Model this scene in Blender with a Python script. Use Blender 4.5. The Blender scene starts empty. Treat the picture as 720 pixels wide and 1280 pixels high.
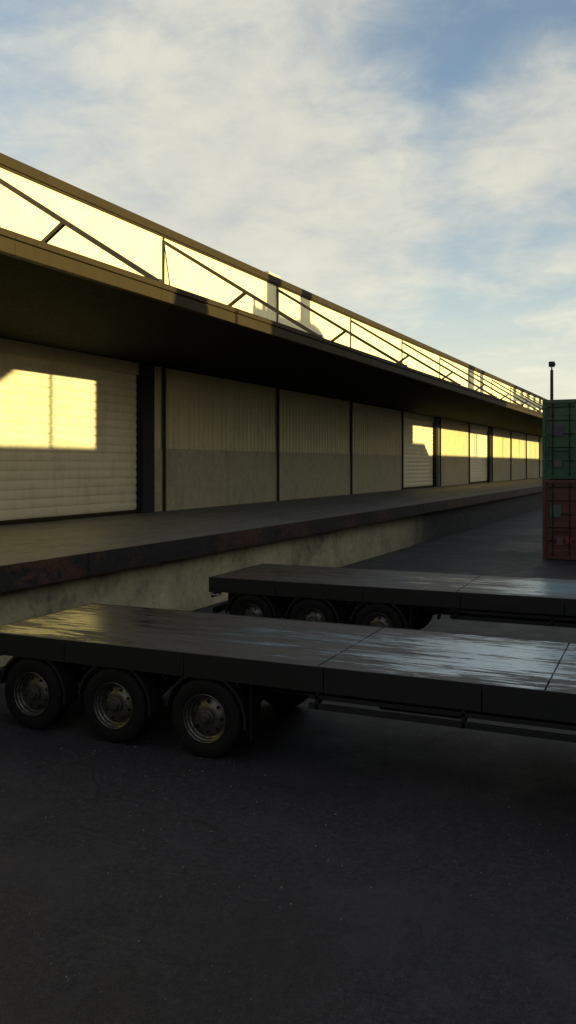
import bpy, bmesh, math, random
from mathutils import Vector, Matrix
random.seed(7)
R = math.radians
scene = bpy.context.scene
COL = scene.collection
TH = R(25.6)
DW, DC, DE, DB = 17.4, 11.06, 10.42, 10.73      # distances of wall, canopy edge, dock edge, dock wall
ZD = 1.78                                       # dock height
S0, BAY = 25.72, 9.387                          # wall columns
K0, K1 = -5, 10
YA, YB = S0 + K0*BAY, S0 + K1*BAY

# ------------------------------------------------------------------ mesh helper
class MB:
    def __init__(self): self.v = []; self.f = []; self.sm = []
    def add(self, vs, fs, smooth=False):
        n = len(self.v); self.v += [tuple(p) for p in vs]
        for f in fs: self.f.append(tuple(i+n for i in f)); self.sm.append(smooth)
        return self
    def box(self, x0, x1, y0, y1, z0, z1, bev=0.0):
        if bev:
            b = bev
            vs = []; 
            bm = bmesh.new(); bmesh.ops.create_cube(bm, size=1)
            for v in bm.verts:
                v.co = Vector(((x0+x1)/2 + v.co.x*(x1-x0), (y0+y1)/2 + v.co.y*(y1-y0), (z0+z1)/2 + v.co.z*(z1-z0)))
            bmesh.ops.bevel(bm, geom=bm.edges[:], offset=b, segments=2, affect='EDGES', profile=0.6)
            bm.verts.index_update()
            vs = [v.co[:] for v in bm.verts]; fs = [[v.index for v in f.verts] for f in bm.faces]
            bm.free(); return self.add(vs, fs)
        return self.add([(x0,y0,z0),(x1,y0,z0),(x1,y1,z0),(x0,y1,z0),(x0,y0,z1),(x1,y0,z1),(x1,y1,z1),(x0,y1,z1)],
            [(0,3,2,1),(4,5,6,7),(0,1,5,4),(1,2,6,5),(2,3,7,6),(3,0,4,7)])
    def bar(self, p, q, w, h=None, up=(0,0,1)):
        h = h or w; p = Vector(p); q = Vector(q); d = (q-p).normalized()
        a = d.cross(Vector(up))
        if a.length < 1e-4: a = d.cross(Vector((0,1,0)))
        a.normalize(); b = a.cross(d).normalized()
        vs = []
        for c in (p, q):
            for i, j in ((-1,-1),(1,-1),(1,1),(-1,1)): vs.append(c + a*(i*w/2) + b*(j*h/2))
        return self.add(vs, [(0,1,2,3),(7,6,5,4),(0,4,5,1),(1,5,6,2),(2,6,7,3),(3,7,4,0)])
    def tube(self, p, q, r, r2=None, n=16):
        r2 = r if r2 is None else r2; p = Vector(p); q = Vector(q); d = (q-p).normalized()
        a = d.cross(Vector((0,0,1)))
        if a.length < 1e-4: a = Vector((1,0,0))
        a.normalize(); b = a.cross(d)
        vs = []
        for c, rr in ((p, r), (q, r2)):
            for i in range(n):
                t = 2*math.pi*i/n; vs.append(c + a*(math.cos(t)*rr) + b*(math.sin(t)*rr))
        m = len(self.v)
        self.add(vs, [(i, (i+1)%n, n+(i+1)%n, n+i) for i in range(n)], True)
        self.add(vs, [tuple(range(n))[::-1], tuple(range(n, 2*n))])
        return self
    def lathe(self, prof, n=48, c=(0,0,0), axis='y'):
        vs = []; c = Vector(c)
        for r, h in prof:
            for i in range(n):
                t = 2*math.pi*i/n
                if axis == 'y': vs.append(c + Vector((math.cos(t)*r, h, math.sin(t)*r)))
                else: vs.append(c + Vector((math.cos(t)*r, math.sin(t)*r, h)))
        fs = []
        for j in range(len(prof)-1):
            for i in range(n): fs.append((j*n+i, j*n+(i+1)%n, (j+1)*n+(i+1)%n, (j+1)*n+i))
        return self.add(vs, fs, True)
    def prism_y(self, pts, y0, y1, smooth=False):       # closed x-z polygon swept along y
        n = len(pts)
        vs = [(x, y0, z) for x, z in pts] + [(x, y1, z) for x, z in pts]
        self.add(vs, [(i, (i+1)%n, n+(i+1)%n, n+i) for i in range(n)], smooth)
        return self.add(vs, [tuple(range(n))[::-1], tuple(range(n, 2*n))])
    def build(self, name, mat, parent=None, off=(0,0,0), loc=(0,0,0)):
        me = bpy.data.meshes.new(name)
        o = Vector(off)
        me.from_pydata([tuple(Vector(v)-o) for v in self.v], [], self.f)
        me.polygons.foreach_set('use_smooth', self.sm)
        me.validate(); me.update()
        bm = bmesh.new(); bm.from_mesh(me); bmesh.ops.remove_doubles(bm, verts=bm.verts, dist=1e-5)
        bmesh.ops.recalc_face_normals(bm, faces=bm.faces); bm.to_mesh(me); bm.free()
        if mat: me.materials.append(mat)
        if any(self.sm):
            try: me.set_sharp_from_angle(angle=R(38))
            except Exception: pass
        ob = bpy.data.objects.new(name, me); COL.objects.link(ob)
        if parent: ob.parent = parent
        ob.location = loc
        return ob

def tag(o, label=None, cat=None, group=None, kind=None):
    if label: o['label'] = label
    if cat: o['category'] = cat
    if group: o['group'] = group
    if kind: o['kind'] = kind
    return o
def empty(name, loc=(0,0,0), rz=0):
    o = bpy.data.objects.new(name, None); COL.objects.link(o)
    o.location = loc; o.rotation_euler = (0,0,rz); o.empty_display_size = .3
    return o
def copy_tree(o, parent=None):
    c = o.copy(); COL.objects.link(c); c.parent = parent
    for ch in list(o.children): copy_tree(ch, c)
    return c

# ------------------------------------------------------------------ materials
class NT:
    def __init__(self, name):
        self.m = bpy.data.materials.new(name); self.m.use_nodes = True
        self.t = self.m.node_tree; self.b = self.t.nodes['Principled BSDF']
        self.pos = self.t.nodes.new('ShaderNodeNewGeometry').outputs['Position']
        self.obj = self.t.nodes.new('ShaderNodeTexCoord').outputs['Object']
    def n(self, ty, **k):
        x = self.t.nodes.new(ty)
        for a, b in k.items(): setattr(x, a, b)
        return x
    def lk(self, a, b): self.t.links.new(a, b)
    def noise(self, scale, detail=6, rough=.6, vec=None, sc=(1,1,1), loc=(0,0,0), dist=0):
        mp = self.n('ShaderNodeMapping'); mp.inputs['Scale'].default_value = sc; mp.inputs['Location'].default_value = loc
        self.lk(vec or self.pos, mp.inputs['Vector'])
        x = self.n('ShaderNodeTexNoise'); x.inputs['Scale'].default_value = scale
        x.inputs['Detail'].default_value = detail; x.inputs['Roughness'].default_value = rough
        x.inputs['Distortion'].default_value = dist
        self.lk(mp.outputs[0], x.inputs['Vector']); return x.outputs['Fac']
    def ramp(self, f, a, b, va=0.0, vb=1.0):
        x = self.n('ShaderNodeMapRange'); x.interpolation_type = 'SMOOTHSTEP'
        for i, v in zip(('From Min','From Max','To Min','To Max'), (a,b,va,vb)): x.inputs[i].default_value = v
        self.lk(f, x.inputs['Value']); return x.outputs[0]
    def mix(self, f, a, b):
        x = self.n('ShaderNodeMix', data_type='RGBA')
        self._in(x.inputs[0], f); self._in(x.inputs[6], a); self._in(x.inputs[7], b); return x.outputs[2]
    def _in(self, s, v):
        if isinstance(v, (int, float)): s.default_value = v
        elif isinstance(v, tuple): s.default_value = (*v, 1) if len(v) == 3 else v
        else: self.lk(v, s)
    def math(self, op, a, b=0.0, clamp=False):
        x = self.n('ShaderNodeMath', operation=op, use_clamp=clamp); self._in(x.inputs[0], a); self._in(x.inputs[1], b); return x.outputs[0]
    def sep(self, v=None):
        x = self.n('ShaderNodeSeparateXYZ'); self.lk(v or self.pos, x.inputs[0]); return x.outputs
    def bump(self, h, strength=.3, dist=.02, prev=None):
        x = self.n('ShaderNodeBump'); x.inputs['Strength'].default_value = strength; x.inputs['Distance'].default_value = dist
        self.lk(h, x.inputs['Height'])
        if prev: self.lk(prev, x.inputs['Normal'])
        return x.outputs[0]
    def out(self, col=None, rough=None, norm=None, metal=None, spec=None):
        if col is not None: self._in(self.b.inputs['Base Color'], col)
        if rough is not None: self._in(self.b.inputs['Roughness'], rough)
        if norm is not None: self.lk(norm, self.b.inputs['Normal'])
        if metal is not None: self._in(self.b.inputs['Metallic'], metal)
        if spec is not None: self._in(self.b.inputs['Specular IOR Level'], spec)
        return self.m

def painted(name, c, rough=.55, dirt=(.05,.045,.04), amt=.5, rust=None, rustamt=.62, bump=.15, spec=.4, sc=1.0):
    t = NT(name)
    a = t.noise(1.3*sc, 8, .65); b = t.noise(9*sc, 6, .7, loc=(3,1,7)); st = t.noise(2.2*sc, 7, .65, sc=(1.6,1.6,.18), loc=(5,2,0))
    f = t.ramp(t.math('MULTIPLY', t.math('ADD', a, st), .5), .42, .68, 0, amt)
    col = t.mix(f, c, dirt)
    col = t.mix(t.ramp(b, .35, .75, 0, .28), col, tuple(x*1.35 for x in c))
    r = t.ramp(b, .3, .7, rough-.1, rough+.15)
    if rust:
        rf = t.ramp(t.noise(3.1*sc, 9, .72, loc=(11,4,2)), rustamt, rustamt+.05)
        col = t.mix(rf, col, t.mix(t.noise(30, 4), rust, tuple(x*.4 for x in rust)))
    return t.out(col, r, t.bump(b, bump, .01), spec=spec)

M = {}
# asphalt
t = NT('asphalt')
big = t.noise(.22, 6, .62); mid = t.noise(1.7, 8, .65, loc=(9,3,0)); fine = t.noise(42, 5, .8); mic = t.noise(130, 3, .7)
vor = t.n('ShaderNodeTexVoronoi'); vor.inputs['Scale'].default_value = 55; t.lk(t.pos, vor.inputs['Vector'])
stone = t.ramp(vor.outputs['Distance'], .0, .55, 1, 0)
wn = t.n('ShaderNodeSeparateColor'); t.lk(vor.outputs['Color'], wn.inputs[0])
pick = t.ramp(wn.outputs[0], .80, .99)
c = t.mix(t.ramp(t.math('ADD', t.math('MULTIPLY', fine, .5), t.math('MULTIPLY', t.noise(17, 6, .8, loc=(2,2,5)), .5)), .40, .60), (.0018,.0018,.004), (.041,.038,.053))
c = t.mix(t.math('MULTIPLY', pick, stone), c, (.13,.12,.105))
c = t.mix(t.ramp(t.noise(6.5, 7, .75, loc=(1,8,2)), .36, .62, .5, 0), c, (.009,.009,.012))
c = t.mix(t.ramp(big, .46, .58, 0, .7), c, (.011,.011,.015))
c = t.mix(t.ramp(t.noise(.6, 8, .7, loc=(5,5,1)), .50, .60, 0, .45), c, (.036,.033,.043))
crk = t.n('ShaderNodeTexVoronoi', feature='DISTANCE_TO_EDGE'); crk.inputs['Scale'].default_value = .22
mpc = t.n('ShaderNodeVectorMath', operation='ADD'); nz = t.n('ShaderNodeTexNoise'); nz.inputs['Scale'].default_value = 1.1; nz.inputs['Detail'].default_value = 6
t.lk(t.pos, nz.inputs['Vector']); sc_ = t.n('ShaderNodeVectorMath', operation='SCALE'); sc_.inputs['Scale'].default_value = 1.6
t.lk(nz.outputs['Color'], sc_.inputs[0]); t.lk(t.pos, mpc.inputs[0]); t.lk(sc_.outputs[0], mpc.inputs[1]); t.lk(mpc.outputs[0], crk.inputs['Vector'])
crack = t.math('MULTIPLY', t.ramp(crk.outputs['Distance'], .002, .009, 1, 0), t.ramp(t.noise(.35,3,.5,loc=(4,4,0)), .5, .62))
c = t.mix(t.math('MULTIPLY', crack, .8), c, (.006,.006,.007))
oil = t.ramp(t.noise(.9, 4, .5, loc=(7,1,0)), .62, .74, 0, .6)
c = t.mix(oil, c, (.008,.008,.009))
wet = t.ramp(t.math('ADD', t.math('MULTIPLY', big, .6), t.math('MULTIPLY', mid, .4)), .40, .60)
rg = t.math('ADD', t.ramp(fine, .3, .7, .58, .8), t.math('MULTIPLY', wet, -.20))
h = t.math('ADD', t.math('MULTIPLY', stone, .9), t.math('MULTIPLY', fine, .9))
nb = t.bump(t.math('SUBTRACT', h, crack), .75, .014)
M['asphalt'] = t.out(c, rg, t.bump(mid, .25, .05, nb), spec=.3)
# concretes
def concrete(name, c1, c2, stain, rough=.7, amt=.6, shade_from=None, streak=True, rust=0.0, sc3=(1,1,1)):
    t = NT(name)
    a = t.noise(.55, 9, .68, sc=sc3); b = t.noise(4.5, 8, .7, loc=(2,5,1), sc=sc3); f = t.noise(38, 4, .7)
    s = t.noise(1.7, 8, .7, sc=(1.3,1.3,.16), loc=(8,0,3))
    col = t.mix(t.ramp(b, .3, .7), c1, c2)
    k = t.math('ADD', t.math('MULTIPLY', a, .55), t.math('MULTIPLY', s if streak else b, .45))
    col = t.mix(t.ramp(k, .46, .64, 0, amt), col, stain)
    col = t.mix(t.ramp(f, .55, .8, 0, .35), col, tuple(x*.5 for x in c1))
    if rust: col = t.mix(t.ramp(t.noise(2.4, 9, .72, loc=(3,9,4)), .60, .68, 0, rust), col, (.12,.045,.02))
    if shade_from:  # shade on the far stretch of dock wall, painted into the colour
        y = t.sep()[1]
        d = t.ramp(t.math('ADD', y, t.math('MULTIPLY', t.noise(.8, 6, .6), 4.0)), shade_from[0]+2, shade_from[1]+2)
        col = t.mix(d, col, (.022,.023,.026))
    return t.out(col, t.ramp(b, .3, .7, rough-.12, rough+.12), t.bump(f, .35, .012, t.bump(b, .5, .03)), spec=.35)
M['dock_top'] = concrete('dock_top_concrete', (.072,.072,.072), (.135,.132,.128), (.030,.030,.031), rough=.6, amt=.75, streak=False, sc3=(2.2,.7,1))
M['dock_wall'] = concrete('dock_wall_concrete', (.30,.275,.17), (.56,.51,.33), (.085,.078,.06), amt=.85, shade_from=(32.0,38.5), streak=False)
M['plinth'] = concrete('plinth_concrete', (.33,.295,.18), (.44,.395,.25), (.22,.19,.13), amt=.55, rust=.15)
M['upper'] = painted('upper_wall_render', (.80,.74,.46), rough=.6, dirt=(.48,.42,.26), amt=.35)
M['ribbed'] = painted('ribbed_cladding', (.58,.51,.28), rough=.5, dirt=(.30,.26,.16), amt=.45, rust=(.12,.05,.02), rustamt=.70)
M['shutter'] = painted('shutter_paint', (.66,.60,.40), rough=.45, dirt=(.36,.31,.20), amt=.5)
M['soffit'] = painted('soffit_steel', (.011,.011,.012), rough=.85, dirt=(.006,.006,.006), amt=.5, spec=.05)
M['brown'] = painted('brown_trim', (.034,.024,.011), rough=.6, dirt=(.020,.014,.008), amt=.5, rust=(.07,.028,.012), rustamt=.66, spec=.08)
M['pole'] = painted('dark_steel', (.013,.014,.016), rough=.6, dirt=(.008,.008,.008), amt=.4, spec=.2)
M['post'] = painted('column_steel', (.034,.024,.016), rough=.5, dirt=(.012,.01,.01), amt=.4, rust=(.11,.035,.012), rustamt=.6)
M['rod'] = painted('rod_steel', (.035,.025,.017), rough=.5, dirt=(.012,.01,.01), amt=.4)
M['plate'] = painted('edge_plate_steel', (.022,.02,.02), rough=.5, dirt=(.01,.01,.011), amt=.5, rust=(.17,.062,.030), rustamt=.53, bump=.5)
t = NT('edge_plate_steel')
b = t.noise(9, 6, .7); reg = t.noise(.45, 3, .5, loc=(3,2,0)); ru = t.noise(3.6, 9, .74, sc=(1,1,1.5))
k = t.math('ADD', t.math('MULTIPLY', reg, .8), t.math('MULTIPLY', ru, .75))
c = t.mix(t.ramp(b, .3, .7), (.011,.011,.013), (.028,.026,.025))
c = t.mix(t.ramp(k, .76, .86, 0, .85), c, t.mix(t.ramp(t.noise(26, 5, .7), .35, .65), (.115,.05,.03), (.03,.016,.013)))
M['plate'] = t.out(c, t.ramp(b, .3, .7, .45, .7), t.bump(ru, .5, .02), spec=.25)
M['black'] = painted('black_frame_paint', (.008,.0095,.0105), rough=.5, dirt=(.016,.015,.013), amt=.35, bump=.2, sc=2, spec=.22)
M['rubber'] = painted('rubber', (.006,.006,.007), rough=.8, dirt=(.010,.0095,.009), amt=.6, sc=4, spec=.15)
t = NT('rim_steel'); b = t.noise(14, 6, .7); M['rim'] = t.out(t.mix(t.ramp(b, .4, .7), (.12,.115,.105), (.04,.036,.03)), t.ramp(b, .3, .7, .28, .5), t.bump(b, .15, .005), metal=.75)
M['hub'] = painted('hub_steel', (.022,.021,.02), rough=.5, sc=5)
M['glass_red'] = painted('lamp_lens_red', (.22,.01,.01), rough=.25, sc=4)
M['grey'] = painted('galvanised', (.30,.30,.29), rough=.45, sc=3)
# trailer deck
t = NT('trailer_deck')
sx = (.55, 9, 1)
s1 = t.noise(1.6, 9, .72, sc=(.5,6,1)); s2 = t.noise(3.2, 8, .75, sc=(.35,9,1), loc=(4,2,0)); f = t.noise(30, 6, .75, sc=(.25,1,1)); bl = t.noise(.55, 4, .5, loc=(2.3,.4,0))
c = t.mix(t.ramp(s1, .35, .68), (.020,.018,.019), (.062,.055,.054))
c = t.mix(t.ramp(f, .5, .75, 0, .5), c, (.02,.018,.018))
c = t.mix(t.ramp(t.noise(2.1, 9, .75, sc=(.6,3,1), loc=(8,8,0)), .60, .66, 0, .7), c, (.075,.05,.03))
ox = t.sep(t.obj)[0]
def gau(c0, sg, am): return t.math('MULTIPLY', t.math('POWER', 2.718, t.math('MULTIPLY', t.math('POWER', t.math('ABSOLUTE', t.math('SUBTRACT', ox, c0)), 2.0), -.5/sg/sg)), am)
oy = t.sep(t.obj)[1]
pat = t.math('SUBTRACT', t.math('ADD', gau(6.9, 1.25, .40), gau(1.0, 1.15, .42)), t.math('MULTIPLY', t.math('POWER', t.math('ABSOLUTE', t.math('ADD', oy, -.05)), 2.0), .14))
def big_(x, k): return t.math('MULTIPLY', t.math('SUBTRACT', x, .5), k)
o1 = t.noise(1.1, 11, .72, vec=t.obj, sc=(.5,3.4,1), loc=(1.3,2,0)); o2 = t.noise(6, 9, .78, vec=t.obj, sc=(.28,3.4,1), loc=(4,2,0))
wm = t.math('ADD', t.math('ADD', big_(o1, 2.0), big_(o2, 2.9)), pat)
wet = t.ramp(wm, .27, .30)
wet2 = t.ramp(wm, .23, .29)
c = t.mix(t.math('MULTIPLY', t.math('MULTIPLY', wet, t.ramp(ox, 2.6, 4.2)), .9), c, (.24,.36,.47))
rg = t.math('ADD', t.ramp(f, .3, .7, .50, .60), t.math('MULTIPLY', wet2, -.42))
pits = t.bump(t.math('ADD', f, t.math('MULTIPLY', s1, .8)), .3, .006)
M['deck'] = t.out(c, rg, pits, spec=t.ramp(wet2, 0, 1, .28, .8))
# containers
M['cgreen'] = painted('container_green', (.017,.060,.028), rough=.5, dirt=(.012,.024,.018), amt=.6, rust=(.10,.04,.02), rustamt=.68)
M['cred'] = painted('container_red', (.070,.018,.015), rough=.55, dirt=(.028,.016,.012), amt=.6, rust=(.09,.04,.02), rustamt=.66)
M['purple'] = painted('placard_purple', (.028,.020,.048), rough=.5, sc=3)
M['teal'] = painted('placard_pale_green', (.035,.07,.055), rough=.5, sc=3)
M['pale'] = painted('placard_pale', (.07,.06,.06), rough=.5, sc=3)
M['sred'] = painted('placard_red', (.17,.02,.03), rough=.5, sc=3)
M['opp'] = painted('opposite_brick', (.16,.12,.09), rough=.8, dirt=(.07,.055,.045), amt=.6)
M['oppdoor'] = painted('opposite_door', (.10,.11,.12), rough=.6)
M['win'] = NT('window_glass').out((.01,.012,.014), .08)
M['stone'] = painted('gravel_stone', (.19,.165,.115), rough=.8, sc=8)

# ------------------------------------------------------------------ ground
g = MB()
g.add([(-900,-600,0),(900,-600,0),(900,2500,0),(-900,2500,0)], [(0,1,2,3)])
tag(g.build('ground', M['asphalt']), kind='structure')
st = MB()
for i in range(1300):
    x = random.uniform(-7, 3.5); y = random.uniform(2.5, 26)
    if random.random() < .5: y = random.uniform(2.5, 9)
    s = random.choice((.004,.005,.006,.008,.011)) * random.uniform(.7,1.2)
    a = random.uniform(0, 6.28)
    vs = [(x+math.cos(a+k*2.09)*s*random.uniform(.7,1.3), y+math.sin(a+k*2.09)*s*random.uniform(.7,1.3), 0.0) for k in range(3)]
    vs2 = [((p[0]+x)/2, (p[1]+y)/2, s*random.uniform(.7,1)) for p in vs]
    st.add(vs+vs2, [(0,1,4,3),(1,2,5,4),(2,0,3,5),(3,4,5)])
tag(st.build('gravel', M['stone']), 'tiny pale stones scattered over the dark asphalt yard', 'gravel', kind='stuff')

# ------------------------------------------------------------------ loading dock
dock = tag(empty('loading_dock', (-DE, 30, 0)), 'long raised concrete loading dock with rusty dark steel edge along the warehouse', 'loading dock')
o = (-DE, 30, 0)
MB().box(-DW+.002, -DE-.03, YA, YB, 1.36, ZD).build('platform', M['dock_top'], dock, o)
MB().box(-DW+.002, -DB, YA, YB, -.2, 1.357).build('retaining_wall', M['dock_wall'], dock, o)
e = MB(); y = YA; i = 0
while y < YB:
    L = 3.1; e = MB(); e.box(-DE-.03, -DE + random.uniform(-.006,.006), y+.004, min(y+L, YB)-.004, 1.345+random.uniform(-.006,.006), ZD+.012, .008); y += L
    e.build('edge_plate', M['plate'], dock, o)

# ------------------------------------------------------------------ warehouse
wh = tag(empty('warehouse', (-DW, 30, 0)), 'long cream warehouse with roller shutters under a dark canopy held by sloping tie rods', 'warehouse')
o = (-DW, 30, 0)
def yk(k): return S0 + k*BAY
SH = (-4, -1, 3, 5)
MB().box(-45, -DW-.32, YA, YB, 0, 12.0).build('building_core', M['plinth'], wh, o)
for k in range(K0, K1): MB().box(-DW-.30, -DW, yk(k)+.004, yk(k+1)-.004, 7.03, 11.80).build('upper_wall', M['upper'], wh, o)
cap = MB(); 
cap.box(-DW-.34, -DW+.10, YA, YB, 11.86, 12.16, .012); cap.box(-DW-.30, -DW+.05, YA, YB, 11.79, 11.857)
cap.build('parapet_cap', M['brown'], wh, o)
for k in range(K0, K1):
    y0, y1 = yk(k), yk(k+1)
    shut = k in SH
    if not shut: ya, yb = y0, y1
    else: ya, yb = y1-.73, y1
    MB().box(-DW-.30, -DW+.012, ya+.01, yb-.01, ZD-.01, 4.06, .006).build('plinth_panel', M['plinth'], wh, o)
    r = MB(); n = int((yb-ya)/.36); pit = (yb-ya-.02)/max(n,1); pts = []
    for i in range(n):
        a = ya+.01+i*pit
        pts += [(a, -.06), (a+pit*.10, 0), (a+pit*.62, 0), (a+pit*.72, -.06)]
    pts.append((yb-.01, -.06))
    vs = []
    for (yy, xx) in pts: vs += [(-DW+xx, yy, 4.065), (-DW+xx, yy, 7.02)]
    r.add(vs, [(2*i, 2*i+2, 2*i+3, 2*i+1) for i in range(len(pts)-1)])
    r.add([(-DW-.3,ya+.01,4.065),(-DW-.3,yb-.01,4.065),(-DW-.3,yb-.01,7.02),(-DW-.3,ya+.01,7.02)], [(0,1,2,3)])
    r.build('cladding_panel', M['ribbed'], wh, o)
    if shut:
        sy0, sy1 = y0+.02, y1-1.46
        s = MB(); n = 17; ph = (6.62-ZD-.12)/n; prof = []
        for i in range(n):
            z = ZD+.12+i*ph
            prof += [(-DW-.156, z), (-DW-.156, z+.034)]
            for u in range(7): prof.append((-DW-.124 + .010*math.sin(math.pi*u/6.0), z+.035+(ph-.036)*u/6.0))
        vs = []
        for x, z in prof: vs += [(x, sy0, z), (x, sy1, z)]
        s.add(vs, [(2*i, 2*i+1, 2*i+3, 2*i+2) for i in range(len(prof)-1)], False)
        sh = s.build('roller_shutter', M['shutter'], wh, o)
        MB().box(-DW-.21, -DW-.10, sy0, sy1, ZD+.003, ZD+.118, .01).build('bottom_rail', M['brown'], sh)
        sh.children[0].data.transform(Matrix.Translation((DW, -30, 0)))
        MB().box(-DW-.25, -DW-.02, sy0, sy1, 6.622, 7.02).build('shutter_box', M['ribbed'], wh, o)
        MB().box(-DW-.25, -DW+.15, y1-1.45, y1-.735, ZD-.01, 7.02, .01).build('door_post', M['pole'], wh, o)
    MB().box(-DW+.0, -DW+.13, y0-.035, y0+.035, ZD-.008, 7.015).build('column', M['post'], wh, o)
    MB().box(-DW+.003, -DW+.06, y0-.035, y0+.035, 7.4, 11.785).build('wall_post', M['post'], wh, o)
    rod = MB().bar((-DW+.04, y0, 11.62), (-DC-.05, y0, 7.70), .115, .115).build('tie_rod', M['rod'], wh, o)
    stt = MB().bar((-13.95, y0, 9.47), (-16.9, y0, 7.62), .10, .10); stt.box(-17.05,-16.75,y0-.1,y0+.1,7.42,7.62)
    q = stt.build('strut', M['rod'], rod, o)
    MB().box(-DC-.16, -DC-.03, y0-.07, y0+.07, 7.60, 7.80, .01).build('rod_bracket', M['post'], rod, o)
MB().bar((-DW+.05, yk(0)+.02, 11.55), (-DW+.05, yk(0)+.55, 9.5), .03).build('brace', M['post'], wh, o)
# canopy
c = MB()
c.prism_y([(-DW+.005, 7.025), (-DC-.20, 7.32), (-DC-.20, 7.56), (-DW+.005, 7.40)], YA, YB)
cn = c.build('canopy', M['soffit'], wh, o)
ed = MB()
y = YA
while y < YB:
    y2 = min(y+BAY/2, YB); ed = MB()
    ed.box(-DC-.18, -DC, y+.004, y2-.004, 7.585, 7.715, .01)
    ed.box(-DC-.18, -DC-.02, y+.004, y2-.004, 7.30, 7.54, .008)
    ed.box(-DC-.18, -DC-.05, y+.004, y2-.004, 7.53, 7.59)
    ed.build('edge_beam', M['brown'], wh, o)
    y = y2
v = MB(); v.box(-18.95, -18.05, 35.4, 36.5, 12.0, 12.50, .03); v.box(-19.05, -17.95, 35.3, 36.6, 12.503, 12.60, .02)
v.build('roof_vent', M['upper'], wh, o)

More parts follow.
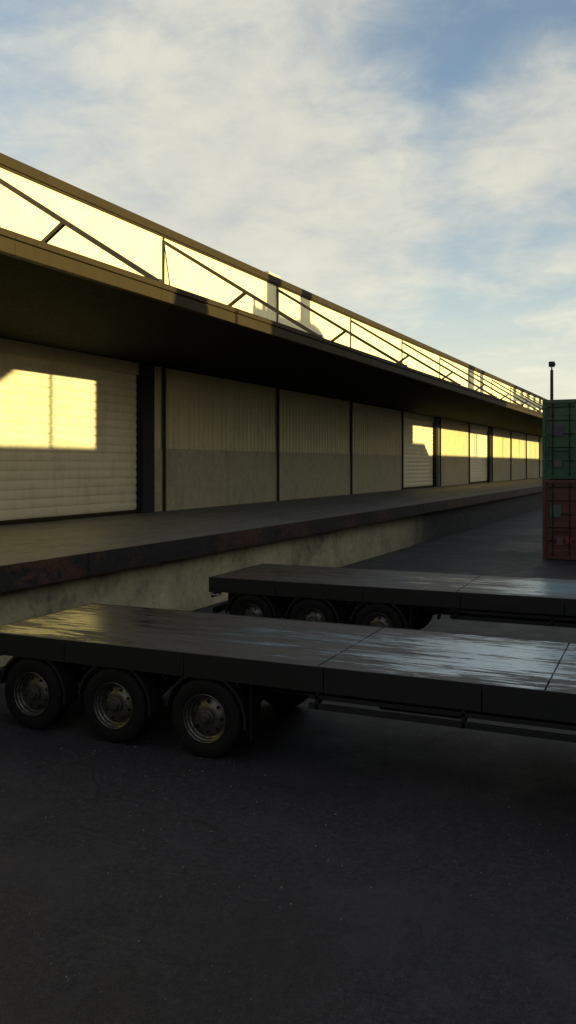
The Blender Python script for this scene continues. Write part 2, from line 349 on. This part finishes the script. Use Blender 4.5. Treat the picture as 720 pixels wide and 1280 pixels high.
# ------------------------------------------------------------------ flatbed trailer
def arc_shell(mb, cx, cz, r, w, y0, a0, a1, n=22, lip=.02):
    vs = []; th = .012
    for i in range(n+1):
        a = R(a0+(a1-a0)*i/n); ca, sa = math.cos(a), math.sin(a)
        for (rr, yy) in ((r-th-lip, y0), (r, y0), (r, y0+w), (r-th, y0+w), (r-th, y0+.012), (r-th-lip, y0+.012)):
            vs.append((cx+ca*rr, yy, cz+sa*rr))
    fs = []
    for i in range(n):
        for j in range(6): fs.append((i*6+j, i*6+(j+1)%6, (i+1)*6+(j+1)%6, (i+1)*6+j))
    fs += [tuple(range(6)), tuple(range(n*6, n*6+6))]
    mb.add(vs, fs)
def make_trailer():
    ZT = 1.23; Lt = 13.0; H = 1.25
    t = empty('flatbed_trailer')
    d = MB(); x = 0.03
    seams = [0.03, 4.96, 7.42, 9.88, 12.97]
    for a, b in zip(seams, seams[1:]):
        d.box(a+.009, b-.009, -H+.03, H-.03, ZT-.035, ZT, .004)
    d.box(.04, 12.96, -H+.05, H-.05, ZT-.09, ZT-.036)
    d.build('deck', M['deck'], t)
    for sgn in (-1, 1):
        m = MB(); xs = [0.0, 1.46, 3.24, 5.05, 6.8, 8.58, 10.36, 12.0, 13.0]
        for a, b in zip(xs, xs[1:]):
            y0, y1 = sorted((sgn*(H-.028), sgn*H))
            m.box(a+.005, b-.005, y0, y1, .945, ZT+.004, .005)
            y0, y1 = sorted((sgn*(H-.10), sgn*(H-.03)))
            m.box(a+.005, b-.005, y0, y1, .945, .965)
        m.build('side_rail', M['black'], t)
        for q in range(12):
            m = MB(); x = .9+q*1.02; y = sgn*(H-.02)
            m.bar((x, y, .95), (x, y, .90), .012); m.bar((x, y, .90), (x+.05, y, .885), .012)
            m.build('rope_hook', M['pole'], t)
        m = MB(); y = sgn*(H-.06)
        for z in (.77,): m.box(4.85, 10.3, y-.02, y+.02, z-.03, z+.035, .006)
        m.box(4.85, 10.3, y-.02, y+.02, .855, .905, .006)
        for x in (4.95, 6.6, 8.4, 10.2): m.bar((x, y, .74), (x, y, .95), .04); m.bar((x, y-sgn*.02, .8), (x, y-sgn*.6, 1.0), .04)
        m.build('underrun_guard', M['black'], t)
    for y in (-1.14, 1.14):
        pass
    for x in (0, 12.94): MB().box(x, x+.06, -H+.02, H-.02, .93, ZT, .006).build('end_beam', M['black'], t)
    m = MB()
    for s in (-.52, .52):
        m.box(.1, 12.9, s-.08, s+.08, 1.11, 1.135); m.box(.1, 12.9, s-.008, s+.008, .72, 1.11); m.box(.1, 12.9, s-.08, s+.08, .70, .722)
    for q in range(14): x = .5+q*.93; m.box(x-.03, x+.03, -H+.06, -.53, 1.0, 1.13); m.box(x-.03, x+.03, .53, H-.06, 1.0, 1.13); m.box(x-.03, x+.03, -.5, .5, .85, 1.10)
    m.build('frame', M['black'], t)
    m = MB(); m.box(.04, .12, -1.15, 1.15, .50, .62, .01)
    for s in (-.5, .5): m.bar((.1, s, .6), (.1, s, .95), .06)
    m.build('rear_bumper', M['black'], t)
    for s in (-1, 1):
        m = MB(); y = s*.9; m.box(-.03, .0, y-.2, y+.2, .80, .90, .008); m.build('tail_light', M['glass_red'], t)
        m = MB(); m.box(.0, .26, s*1.2-.02, s*1.2+.02, .87, .90, .004); m.box(.18, .24, s*1.23-.02, s*1.23+.02, .88, .915, .004); m.build('tail_bracket', M['grey'], t)
    # wheels
    tyre = [(.285,-.115),(.30,-.128),(.34,-.142),(.40,-.146),(.44,-.138),(.462,-.12),(.468,-.105)]
    for g_ in (-.065, -.022, .022, .065): tyre += [(.470, g_-.012),(.458, g_-.009),(.458, g_+.009),(.470, g_+.012)]
    tyre += [(.468,.105),(.462,.12),(.44,.138),(.40,.146),(.34,.142),(.30,.128),(.285,.115),(.27,0),(.285,-.115)]
    rim = [(.292,-.132),(.286,-.140),(.278,-.136),(.272,-.10),(.258,-.092),(.250,-.06),(.236,-.055),(.225,-.020),(.205,-.034),(.150,-.056),(.118,-.062),(.100,-.062)]
    def wheel(x, s):
        w = MB().lathe([(.0,-.135),(.05,-.135),(.062,-.125),(.068,-.10),(.098,-.09),(.102,-.055),(.12,-.02),(.12,.12),(.0,.12)], 28).build('wheel', M['hub'], t)
        MB().lathe(tyre, 56).build('tyre', M['rubber'], w)
        r_ = MB().lathe(rim, 56)
        r_.build('rim', M['rim'], w)
        for i in range(8):
            h = MB(); a = 2*math.pi*(i+.3)/8; cx, cz = math.cos(a)*.183, math.sin(a)*.183
            h.tube((cx, -.0495, cz), (cx, -.03, cz), .021, n=14)
            h.build('hand_hole', M['rubber'], w)
        w.location = (x, s*1.10, .47)
        w.rotation_euler = (0, random.uniform(0, 6.28), 0 if s < 0 else math.pi)
        return w
    for x in (.91, 2.21, 3.52):
        for s in (-1, 1): wheel(x, s)
        m = MB().tube((x, -1.0, .47), (x, 1.0, .47), .06); m.box(x-.09,x+.09,-.6,.6,.42,.52,.02); m.build('axle', M['black'], t)
        for s in (-1, 1):
            m = MB(); y0 = -1.235 if s < 0 else .955
            arc_shell(m, x, .47, .555, .28, y0, -8, 172)
            m.bar((x+.56, s*1.0, .62), (x+.62, s*.5, .8), .03)
            m.build('mudguard', M['black'], t)
            m = MB()
            m.tube((x+.2, s*.62, .62), (x+.2, s*.62, .85), .12, n=18); m.bar((x-.25, s*.55, .85), (x+.25, s*.62, .5), .09, .12)
            m.build('air_spring', M['rubber'], t)
    for s in (-1, 1): y0, y1 = sorted((s*1.22, s*.96)); MB().box(4.12, 4.135, y0, y1, .30, .95).build('mud_flap', M['rubber'], t)
    for s in (-1, 1):
        m = MB(); y = s*.8
        m.box(9.0, 9.14, y-.07, y+.07, .35, 1.1, .01); m.box(9.02, 9.12, y-.05, y+.05, .06, .4); m.box(8.93, 9.21, y-.12, y+.12, .0, .05, .01); m.bar((9.07,y,.6),(9.7,s*.5,1.0),.04)
        m.build('landing_leg', M['black'], t)
    m = MB().tube((5.6,-.85,.86), (6.5,-.85,.86), .13, n=24).build('air_tank', M['black'], t)
    m = MB(); m.box(7.0, 8.0, .58, 1.12, .5, .93, .02); m.build('tool_box', M['black'], t)
    return t
tr1 = make_trailer()
tr2 = copy_tree(tr1)
yaw1 = R(1.6)
tr1.location = (-8.77, 9.72, 0); tr1.rotation_euler = (0,0,yaw1)
tag(tr1, 'nearer black three-axle flatbed trailer with wet worn deck, in the foreground', 'flatbed trailer', 'flatbed trailers backed up to the dock')
tr2.location = (-8.76, 15.74, 0); tr2.rotation_euler = (0,0,R(2.4))
tag(tr2, 'farther black flatbed trailer partly hidden behind the foreground trailer deck', 'flatbed trailer', 'flatbed trailers backed up to the dock')

# ------------------------------------------------------------------ containers
def container(z0, mat, label, marks):
    t = tag(empty('shipping_container', (-3.69, 31.9, z0)), label, 'shipping container')
    W, Hh, Lc = 1.22, 2.93, 12.19
    b = MB()
    # corrugated sides and roof
    for s in (-1, 1):
        pts = []; y = .12; n = 44; p = (Lc-.24)/n
        for i in range(n): a = y+i*p; pts += [(a, .0), (a+p*.25, .0), (a+p*.5, .036), (a+p*.75, .036)]
        pts.append((y+n*p, 0)); vs = []
        for yy, dx in pts: vs += [(s*(W-.02-dx), yy, .16), (s*(W-.02-dx), yy, Hh-.11)]
        b.add(vs, [(2*i,2*i+2,2*i+3,2*i+1) for i in range(len(pts)-1)])
    b.add([(-W+.03,.1,Hh-.03),(W-.03,.1,Hh-.03),(W-.03,Lc-.1,Hh-.03),(-W+.03,Lc-.1,Hh-.03)], [(0,1,2,3)])
    b.add([(-W+.03,.1,.12),(W-.03,.1,.12),(W-.03,Lc-.1,.12),(-W+.03,Lc-.1,.12)], [(0,1,2,3)])
    b.add([(-W+.05,Lc-.06,.1),(W-.05,Lc-.06,.1),(W-.05,Lc-.06,Hh-.1),(-W+.05,Lc-.06,Hh-.1)], [(0,1,2,3)])
    b.build('body', mat, t)
    f = MB()
    for s in (-1, 1):
        for yy in (0, Lc-.12):
            x0, x1 = sorted((s*W, s*(W-.11))); f.box(x0, x1, yy, yy+.12, .12, Hh-.12, .008)
        x0, x1 = sorted((s*W, s*(W-.08))); f.box(x0, x1, .12, Lc-.12, .02, .155); f.box(x0, x1, .12, Lc-.12, Hh-.10, Hh-.01)
    for yy in (.005, Lc-.115):
        f.box(-W+.12, W-.12, yy, yy+.11, .02, .16, .008); f.box(-W+.12, W-.12, yy, yy+.11, Hh-.14, Hh-.012, .008)
    f.build('frame', mat, t)
    for s in (-1, 1):
        for yy in (-.004, Lc-.17):
            for zz in (0, Hh-.118):
                x0, x1 = sorted((s*(W+.003), s*(W-.165))); MB().box(x0, x1, yy, yy+.174, zz, zz+.118, .012).build('corner_casting', mat, t)
    for s in (-1, 1):
        d = MB(); xa, xb = sorted((s*.012, s*(W-.115)))
        z0_, z1_ = .165, Hh-.145
        prof = []; n = 5; ph = (z1_-z0_-.16)/n
        d.box(xa, xb, .05, .10, z0_, z0_+.08); d.box(xa, xb, .05, .10, z1_-.08, z1_)
        d.box(xa, xa+.07, .05, .10, z0_+.08, z1_-.08); d.box(xb-.07, xb, .05, .10, z0_+.08, z1_-.08)
        for i in range(n):
            z = z0_+.08+i*ph
            prof += [(.062, z), (.062, z+ph*.18), (.105, z+ph*.26), (.105, z+ph*.84), (.062, z+ph*.92)]
        prof.append((.062, z0_+.08+n*ph)); vs = []
        for yy, z in prof: vs += [(xa+.07, yy, z), (xb-.07, yy, z)]
        d.add(vs, [(2*i,2*i+1,2*i+3,2*i+2) for i in range(len(prof)-1)])
        dd = d.build('door', mat, t)
        for fx in (.24, .78):
            x = s*(.012+fx*(W-.13)); l = MB().tube((x, .02, .08), (x, .02, Hh-.07), .02, n=10)
            for zz in (.2, .9, 1.6, 2.3, 2.72): l.box(x-.045, x+.045, .0, .05, zz, zz+.05)
            l.build('lock_rod', M['grey'] if False else M['pole'], dd)
            h = MB(); h.bar((x, -.015, 1.05), (x+s*(-.0)-.34*s*(1 if fx<.5 else -1)*-1, -.02, 1.02), .02, .035); h.build('handle', M['pole'], dd)
        for zz in (.35, .95, 1.55, 2.15, 2.6):
            x0, x1 = sorted((s*(W-.16), s*(W-.05))); MB().box(x0, x1, -.02, .05, zz, zz+.09, .006).build('hinge', mat, dd)
    for (x0, x1, z0_, z1_, mm) in marks:
        MB().box(x0, x1, .034, .048, z0_, z1_, .002).build('placard', mm, t)
    return t
container(0.0, M['cred'], 'rusty dark red shipping container at the bottom of the stack on the right', [(-.95,-.57,1.55,2.0,M['teal']),(-.72,-.50,.55,.82,M['pale']),(-.40,-.22,.60,.84,M['sred']),(-1.08,-.72,.05,.13,M['pale'])])
container(2.935, M['cgreen'], 'green shipping container stacked on top of the dark red one', [(-.96,-.50,1.60,2.0,M['purple']),(-.82,-.55,.46,.72,M['pale'])])

# ------------------------------------------------------------------ yard light pole
lp = tag(empty('light_pole', (-7.45, 51.9, 0)), 'tall thin dark light pole with small lamp head rising behind the containers', 'light pole')
MB().tube((0,0,0), (0,0,9.1), .12, .09).build('pole', M['pole'], lp)
m = MB(); m.box(-.2,.2,-.2,.2,0,.04,.01); m.build('base_plate', M['pole'], lp)
m = MB(); m.tube((0,0,9.1),(0,0,9.3),.04); m.box(-.17,.17,-.16,.16,9.28,9.60,.06); m.box(.0,.21,-.13,.13,9.36,9.5,.04)
m.build('lamp_head', M['pole'], lp)

# ------------------------------------------------------------------ buildings across the yard (their shadows fall on the warehouse)
XO = 8.0; B = .17; RISE = B*(DW+XO)
def zt(zp): return zp + RISE
def opp(label, y0, y1, top, depth=12, cat='building', name='brick_building'):
    t = tag(empty(name, (XO, (y0+y1)/2, 0)), label, cat); o = (XO, (y0+y1)/2, 0)
    MB().box(XO, XO+depth, y0, y1, 0, top-.25).build('wall', M['opp'], t, o)
    m = MB(); m.box(XO-.06, XO+depth+.05, y0, y1, top-.247, top, .02); m.build('parapet', M['brown'], t, o)
    n = max(1, int((y1-y0)/7))
    for i in range(n):
        yc = y0 + (i+.5)*(y1-y0)/n
        w = MB().box(XO-.05, XO-.003, yc-1.2, yc+1.2, 4.4, 6.2).build('window', M['brown'], t, o)
        p = MB()
        for a in (-1.1, .05): p.box(XO-.07, XO-.052, yc+a, yc+a+1.05, 4.5, 6.1)
        p.build('pane', M['win'], w, (0,0,0)); p_ = w.children[0]; p_.data.transform(Matrix.Translation((-o[0], -o[1], 0)))
        MB().box(XO-.06, XO-.003, yc-1.5, yc+1.5, 0, 3.4).build('door', M['oppdoor'], t, o)
    return t, o
opp('long low brick shed across the yard from the nearest roller shutter', -45, 22.0, zt(4.05))
t_, o_ = opp('tall brick block across the yard whose shadow darkens the canopy edge', 22.005, 56.8, zt(8.6))
def chim(y0, y1, z0, z1, x0=XO+.6, x1=XO+2.0, p=t_, o=o_, nm='chimney'):
    m = MB().box(x0, x1, y0, y1, z0, z1, .03); return m.build(nm, M['opp'], p, o)
# silhouettes: tuned against the shadows (d extra because these stand farther back)
def up_(zp, x): return zp + B*(DW+x)
chim(32.7, 39.1, zt(8.6)-.3, up_(10.5, XO+.6), nm='roof_house')
chim(34.05, 35.4, zt(8.6)-.3, up_(13.4, XO+.6))
chim(32.75, 33.0, zt(8.6)-.3, up_(10.9, XO+.6)); chim(33.6, 34.0, zt(8.6)-.3, up_(10.8, XO+.6))
chim(37.7, 38.95, zt(8.6)-.3, up_(13.4, XO+.6))
m = MB().lathe([(.0,-.0),(2.2,0),(2.15,.25),(1.6,.5),(.0,.62)], 32, (XO+2.8, 38.6, up_(10.3, XO+.6)), 'z'); m.build('roof_dome', M['opp'], t_, o_)
t2, o2 = opp('low far brick shed beyond the tall block with added shadow masts on its roof', 56.805, 125, zt(4.18))
m = MB(); m.prism_y([(XO+.3, zt(4.1)), (XO+1.2, zt(4.1)), (XO+1.2, up_(5.0, XO+.3)), (XO+.3, up_(5.0, XO+.3))], 56.81, 59.6); 
m.add([(XO+.3,59.6,zt(4.1)),(XO+1.2,59.6,zt(4.1)),(XO+1.2,59.6,up_(5.0,XO+.3)),(XO+.3,59.6,up_(5.0,XO+.3)),(XO+.3,61.0,zt(4.1)),(XO+1.2,61.0,zt(4.1))],[(0,1,2,3),(0,4,5,1),(3,2,5,4),(0,3,4),(1,5,2)])
m.build('stair_housing', M['opp'], t2, o2)
def mast(y, w, top, head=None):
    t = tag(empty('shadow_mast', (XO+1.5, y, zt(4.1))), 'thin steel mast on the low shed roof, out of view, placed for its shadow on the warehouse', 'mast', 'added unseen masts on the roofs across the yard')
    o = (XO+1.5, y, zt(4.1))
    MB().box(XO+1.4, XO+1.6, y-w/2, y+w/2, zt(4.1), up_(top, XO+1.5)).build('pole', M['pole'], t, o)
    if head: MB().box(XO+1.3, XO+1.7, head[0], head[1], up_(head[2], XO+1.5), up_(head[3], XO+1.5), .05).build('panel', M['pole'], t, o)
    return t
mast(19.9, .13, 7.6)
mast(17.0, .18, 8.0)
# slanted panel added out of view, outline cut for the shadow it casts
m = MB(); xx = XO+1.5
m.add([(xx-.15,16.5,up_(5.0,xx)),(xx-.15,18.45,up_(6.25,xx)),(xx-.15,18.2,up_(7.1,xx)),(xx-.15,17.15,up_(7.4,xx)),(xx+.15,16.5,up_(5.0,xx)),(xx+.15,18.45,up_(6.25,xx)),(xx+.15,18.2,up_(7.1,xx)),(xx+.15,17.15,up_(7.4,xx))],
      [(0,1,2,3),(7,6,5,4),(0,4,5,1),(1,5,6,2),(2,6,7,3),(3,7,4,0)])
fl = tag(m.build('shadow_panel', M['pole']), 'slanted dark panel added out of view by the near roof mast, shaped for its shadow', 'shadow panel')
mast(72.9, .45, 14, (72.4,74.7,8.8,14)); mast(76.2, .3, 14, (77.0,78.5,9.2,14)); mast(75.4, .2, 9.2, (74.7,77.2,8.6,9.8))  # unseen masts and broad panels, shaped to cast tree-like shadows
for yy in (87.5, 92.3, 97.0, 100.2, 104.0, 107.4): mast(yy, .22, 9.4)
g_ = tag(empty('lattice_gantry', (XO+1.5, 93, zt(4.1))), 'open steel lattice gantry over the far end of the low shed', 'gantry'); o = (XO+1.5, 93, zt(4.1))
m = MB(); 
for i in range(5):
    z = 7.6+i*1.45; hgt = .75 if i else 1.6
    m.box(XO+1.4, XO+1.6, 93.0, 122, up_(z, XO+1.5), up_(z+hgt, XO+1.5))
for i in range(7): yy = 93.0+i*4.3; m.box(XO+1.35, XO+1.65, yy, yy+1.9, zt(8.0), up_(14.0, XO+1.5))
for yy in (113, 122): m.box(XO+1.3, XO+1.7, yy, yy+.4, zt(4.1), up_(8, XO+1.5))
m.build('lattice', M['pole'], g_, o)
MB().box(XO+1.0, XO+2.0, 110.2, 124.9, zt(4.1), up_(8.0, XO+1.5)).build('end_house', M['opp'], g_, o)

# ------------------------------------------------------------------ world
w = bpy.data.worlds.new("World"); scene.world = w; w.use_nodes = True
nt = w.node_tree; nd = nt.nodes; lk = nt.links
bg = nd['Background']
EL = math.atan(B)
sky = nd.new('ShaderNodeTexSky'); sky.sky_type = 'NISHITA'; sky.sun_disc = False
sky.sun_elevation = EL; sky.sun_rotation = R(90); sky.air_density = 1.0; sky.dust_density = 1.0; sky.ozone_density = 1.5
tc = nd.new('ShaderNodeTexCoord')
def wm(op, a, b=0.0, c=None, clamp=False):
    x = nd.new('ShaderNodeMath'); x.operation = op; x.use_clamp = clamp
    for i, q in enumerate((a, b) if c is None else (a, b, c)):
        if isinstance(q, (int, float)): x.inputs[i].default_value = q
        else: lk.new(q, x.inputs[i])
    return x.outputs[0]
sp = nd.new('ShaderNodeSeparateXYZ'); lk.new(tc.outputs['Generated'], sp.inputs[0])
den = wm('ADD', wm('MAXIMUM', sp.outputs[2], 0.0), .22)
cb = nd.new('ShaderNodeCombineXYZ'); lk.new(wm('DIVIDE', sp.outputs[0], den), cb.inputs[0]); lk.new(wm('DIVIDE', sp.outputs[1], den), cb.inputs[1])
def wnoise(scale, det, rough, loc, dist=0, rot=0, sc=(1,1,1)):
    mp = nd.new('ShaderNodeMapping'); mp.inputs['Location'].default_value = loc; mp.inputs['Rotation'].default_value = (0,0,rot); mp.inputs['Scale'].default_value = sc
    lk.new(cb.outputs[0], mp.inputs[0])
    x = nd.new('ShaderNodeTexNoise'); x.inputs['Scale'].default_value = scale; x.inputs['Detail'].default_value = det
    x.inputs['Roughness'].default_value = rough; x.inputs['Distortion'].default_value = dist
    lk.new(mp.outputs[0], x.inputs['Vector']); return x.outputs['Fac']
CL = (0.0, 0.0, 0.0)
n1 = wnoise(.85, 10, .54, (3.1, 1.7, 0), .25)
n2 = wnoise(3.0, 9, .60, (1.0, 6.0, 0), .15, sc=(1,1.1,1))
n3 = wnoise(7, 10, .66, (2, 2, 0), .45)
dens = wm('ADD', wm('ADD', wm('MULTIPLY', n1, .44), wm('MULTIPLY', n2, .34)), wm('MULTIPLY', n3, .22))
# a clearer patch of sky up along the yard
def blob(dx, dy, dz, a, b, amt):
    v = Vector((dx,dy,dz)).normalized()
    dp = nd.new('ShaderNodeVectorMath'); dp.operation = 'DOT_PRODUCT'; lk.new(tc.outputs['Generated'], dp.inputs[0]); dp.inputs[1].default_value = v
    mr = nd.new('ShaderNodeMapRange'); mr.interpolation_type = 'SMOOTHSTEP'; lk.new(dp.outputs['Value'], mr.inputs[0])
    mr.inputs[1].default_value = math.cos(R(b)); mr.inputs[2].default_value = math.cos(R(a)); mr.inputs[3].default_value = 0; mr.inputs[4].default_value = amt
    return mr.outputs[0]
def pdir(px, py):      # photo pixel -> world direction
    x = (px-360)/1050; z = (580-py)/1050
    return (-math.sin(TH)+x*math.cos(TH), math.cos(TH)+x*math.sin(TH), z)
dens = wm('SUBTRACT', dens, blob(*pdir(650, 15), 1, 11, .08))
dens = wm('SUBTRACT', dens, blob(*pdir(540, 130), 1, 8, .08))
dens = wm('ADD', dens, blob(*pdir(665, 150), 0, 6, .17))
dens = wm('SUBTRACT', dens, blob(*pdir(10, 70), 1, 9, .07))
dens = wm('ADD', dens, blob(*pdir(700, 370), 0, 7, .08))
dens = wm('ADD', dens, blob(*pdir(300, 200), 2, 20, .13))
cov = nd.new('ShaderNodeMapRange'); cov.interpolation_type = 'SMOOTHSTEP'; lk.new(dens, cov.inputs[0])
cov.inputs[1].default_value = .32; cov.inputs[2].default_value = .66; cov.inputs[3].default_value = 0.0; cov.inputs[4].default_value = .93
# low haze makes everything paler near the horizon
hz = nd.new('ShaderNodeMapRange'); hz.interpolation_type = 'SMOOTHSTEP'; lk.new(sp.outputs[2], hz.inputs[0])
hz.inputs[1].default_value = .0; hz.inputs[2].default_value = .30; hz.inputs[3].default_value = .95; hz.inputs[4].default_value = 0
fac = wm('MAXIMUM', cov.outputs[0], hz.outputs[0])
shade = nd.new('ShaderNodeMapRange'); lk.new(wm('ADD', wm('MULTIPLY', n2, .5), wm('MULTIPLY', n3, .5)), shade.inputs[0]); shade.inputs[1].default_value = .38; shade.inputs[2].default_value = .62; shade.inputs[3].default_value = 0; shade.inputs[4].default_value = 1
cc = nd.new('ShaderNodeMix'); cc.data_type = 'RGBA'; lk.new(wm('ADD', wm('MULTIPLY', shade.outputs[0], .45), wm('MULTIPLY', hz.outputs[0], .75), clamp=True), cc.inputs[0])
SK = .10
G = .68
CA, CB_ = (.55*G,.545*G,.49*G), (.80*G,.775*G,.62*G)
cc.inputs[6].default_value = (*[q/SK for q in CA], 1); cc.inputs[7].default_value = (*[q/SK for q in CB_], 1)
skm = nd.new('ShaderNodeMix'); skm.data_type = 'RGBA'; skm.blend_type = 'MULTIPLY'; skm.inputs[0].default_value = 1
lk.new(sky.outputs[0], skm.inputs[6]); skm.inputs[7].default_value = (1.50,1.38,1.28,1)
mx = nd.new('ShaderNodeMix'); mx.data_type = 'RGBA'; lk.new(fac, mx.inputs[0]); lk.new(skm.outputs[2], mx.inputs[6]); lk.new(cc.outputs[2], mx.inputs[7])
lk.new(mx.outputs[2], bg.inputs[0]); bg.inputs[1].default_value = SK
w.cycles.sampling_method = 'AUTOMATIC'

sl = bpy.data.lights.new('sun', 'SUN'); sl.energy = 5.0; sl.angle = R(.5); sl.color = (1, .86, .38)
so = bpy.data.objects.new('sun', sl); COL.objects.link(so); so.location = (30, 0, 30)
so.rotation_euler = Vector((-1, 0.0, -B)).to_track_quat('-Z', 'Y').to_euler()

# ------------------------------------------------------------------ camera
cd = bpy.data.cameras.new('camera'); co = bpy.data.objects.new('camera', cd); COL.objects.link(co)
co.location = (0, 0, 3.5); co.rotation_euler = (R(90), 0, TH)
cd.sensor_fit = 'VERTICAL'; cd.sensor_height = 24; cd.lens = 24*1050/1280; cd.shift_y = (580-640)/1280
cd.clip_start = .05; cd.clip_end = 6000
scene.camera = co
vs = scene.view_settings; vs.view_transform = 'Standard'; vs.look = 'None'; vs.exposure = .78; vs.gamma = 1
scene.render.resolution_x = 576; scene.render.resolution_y = 1024
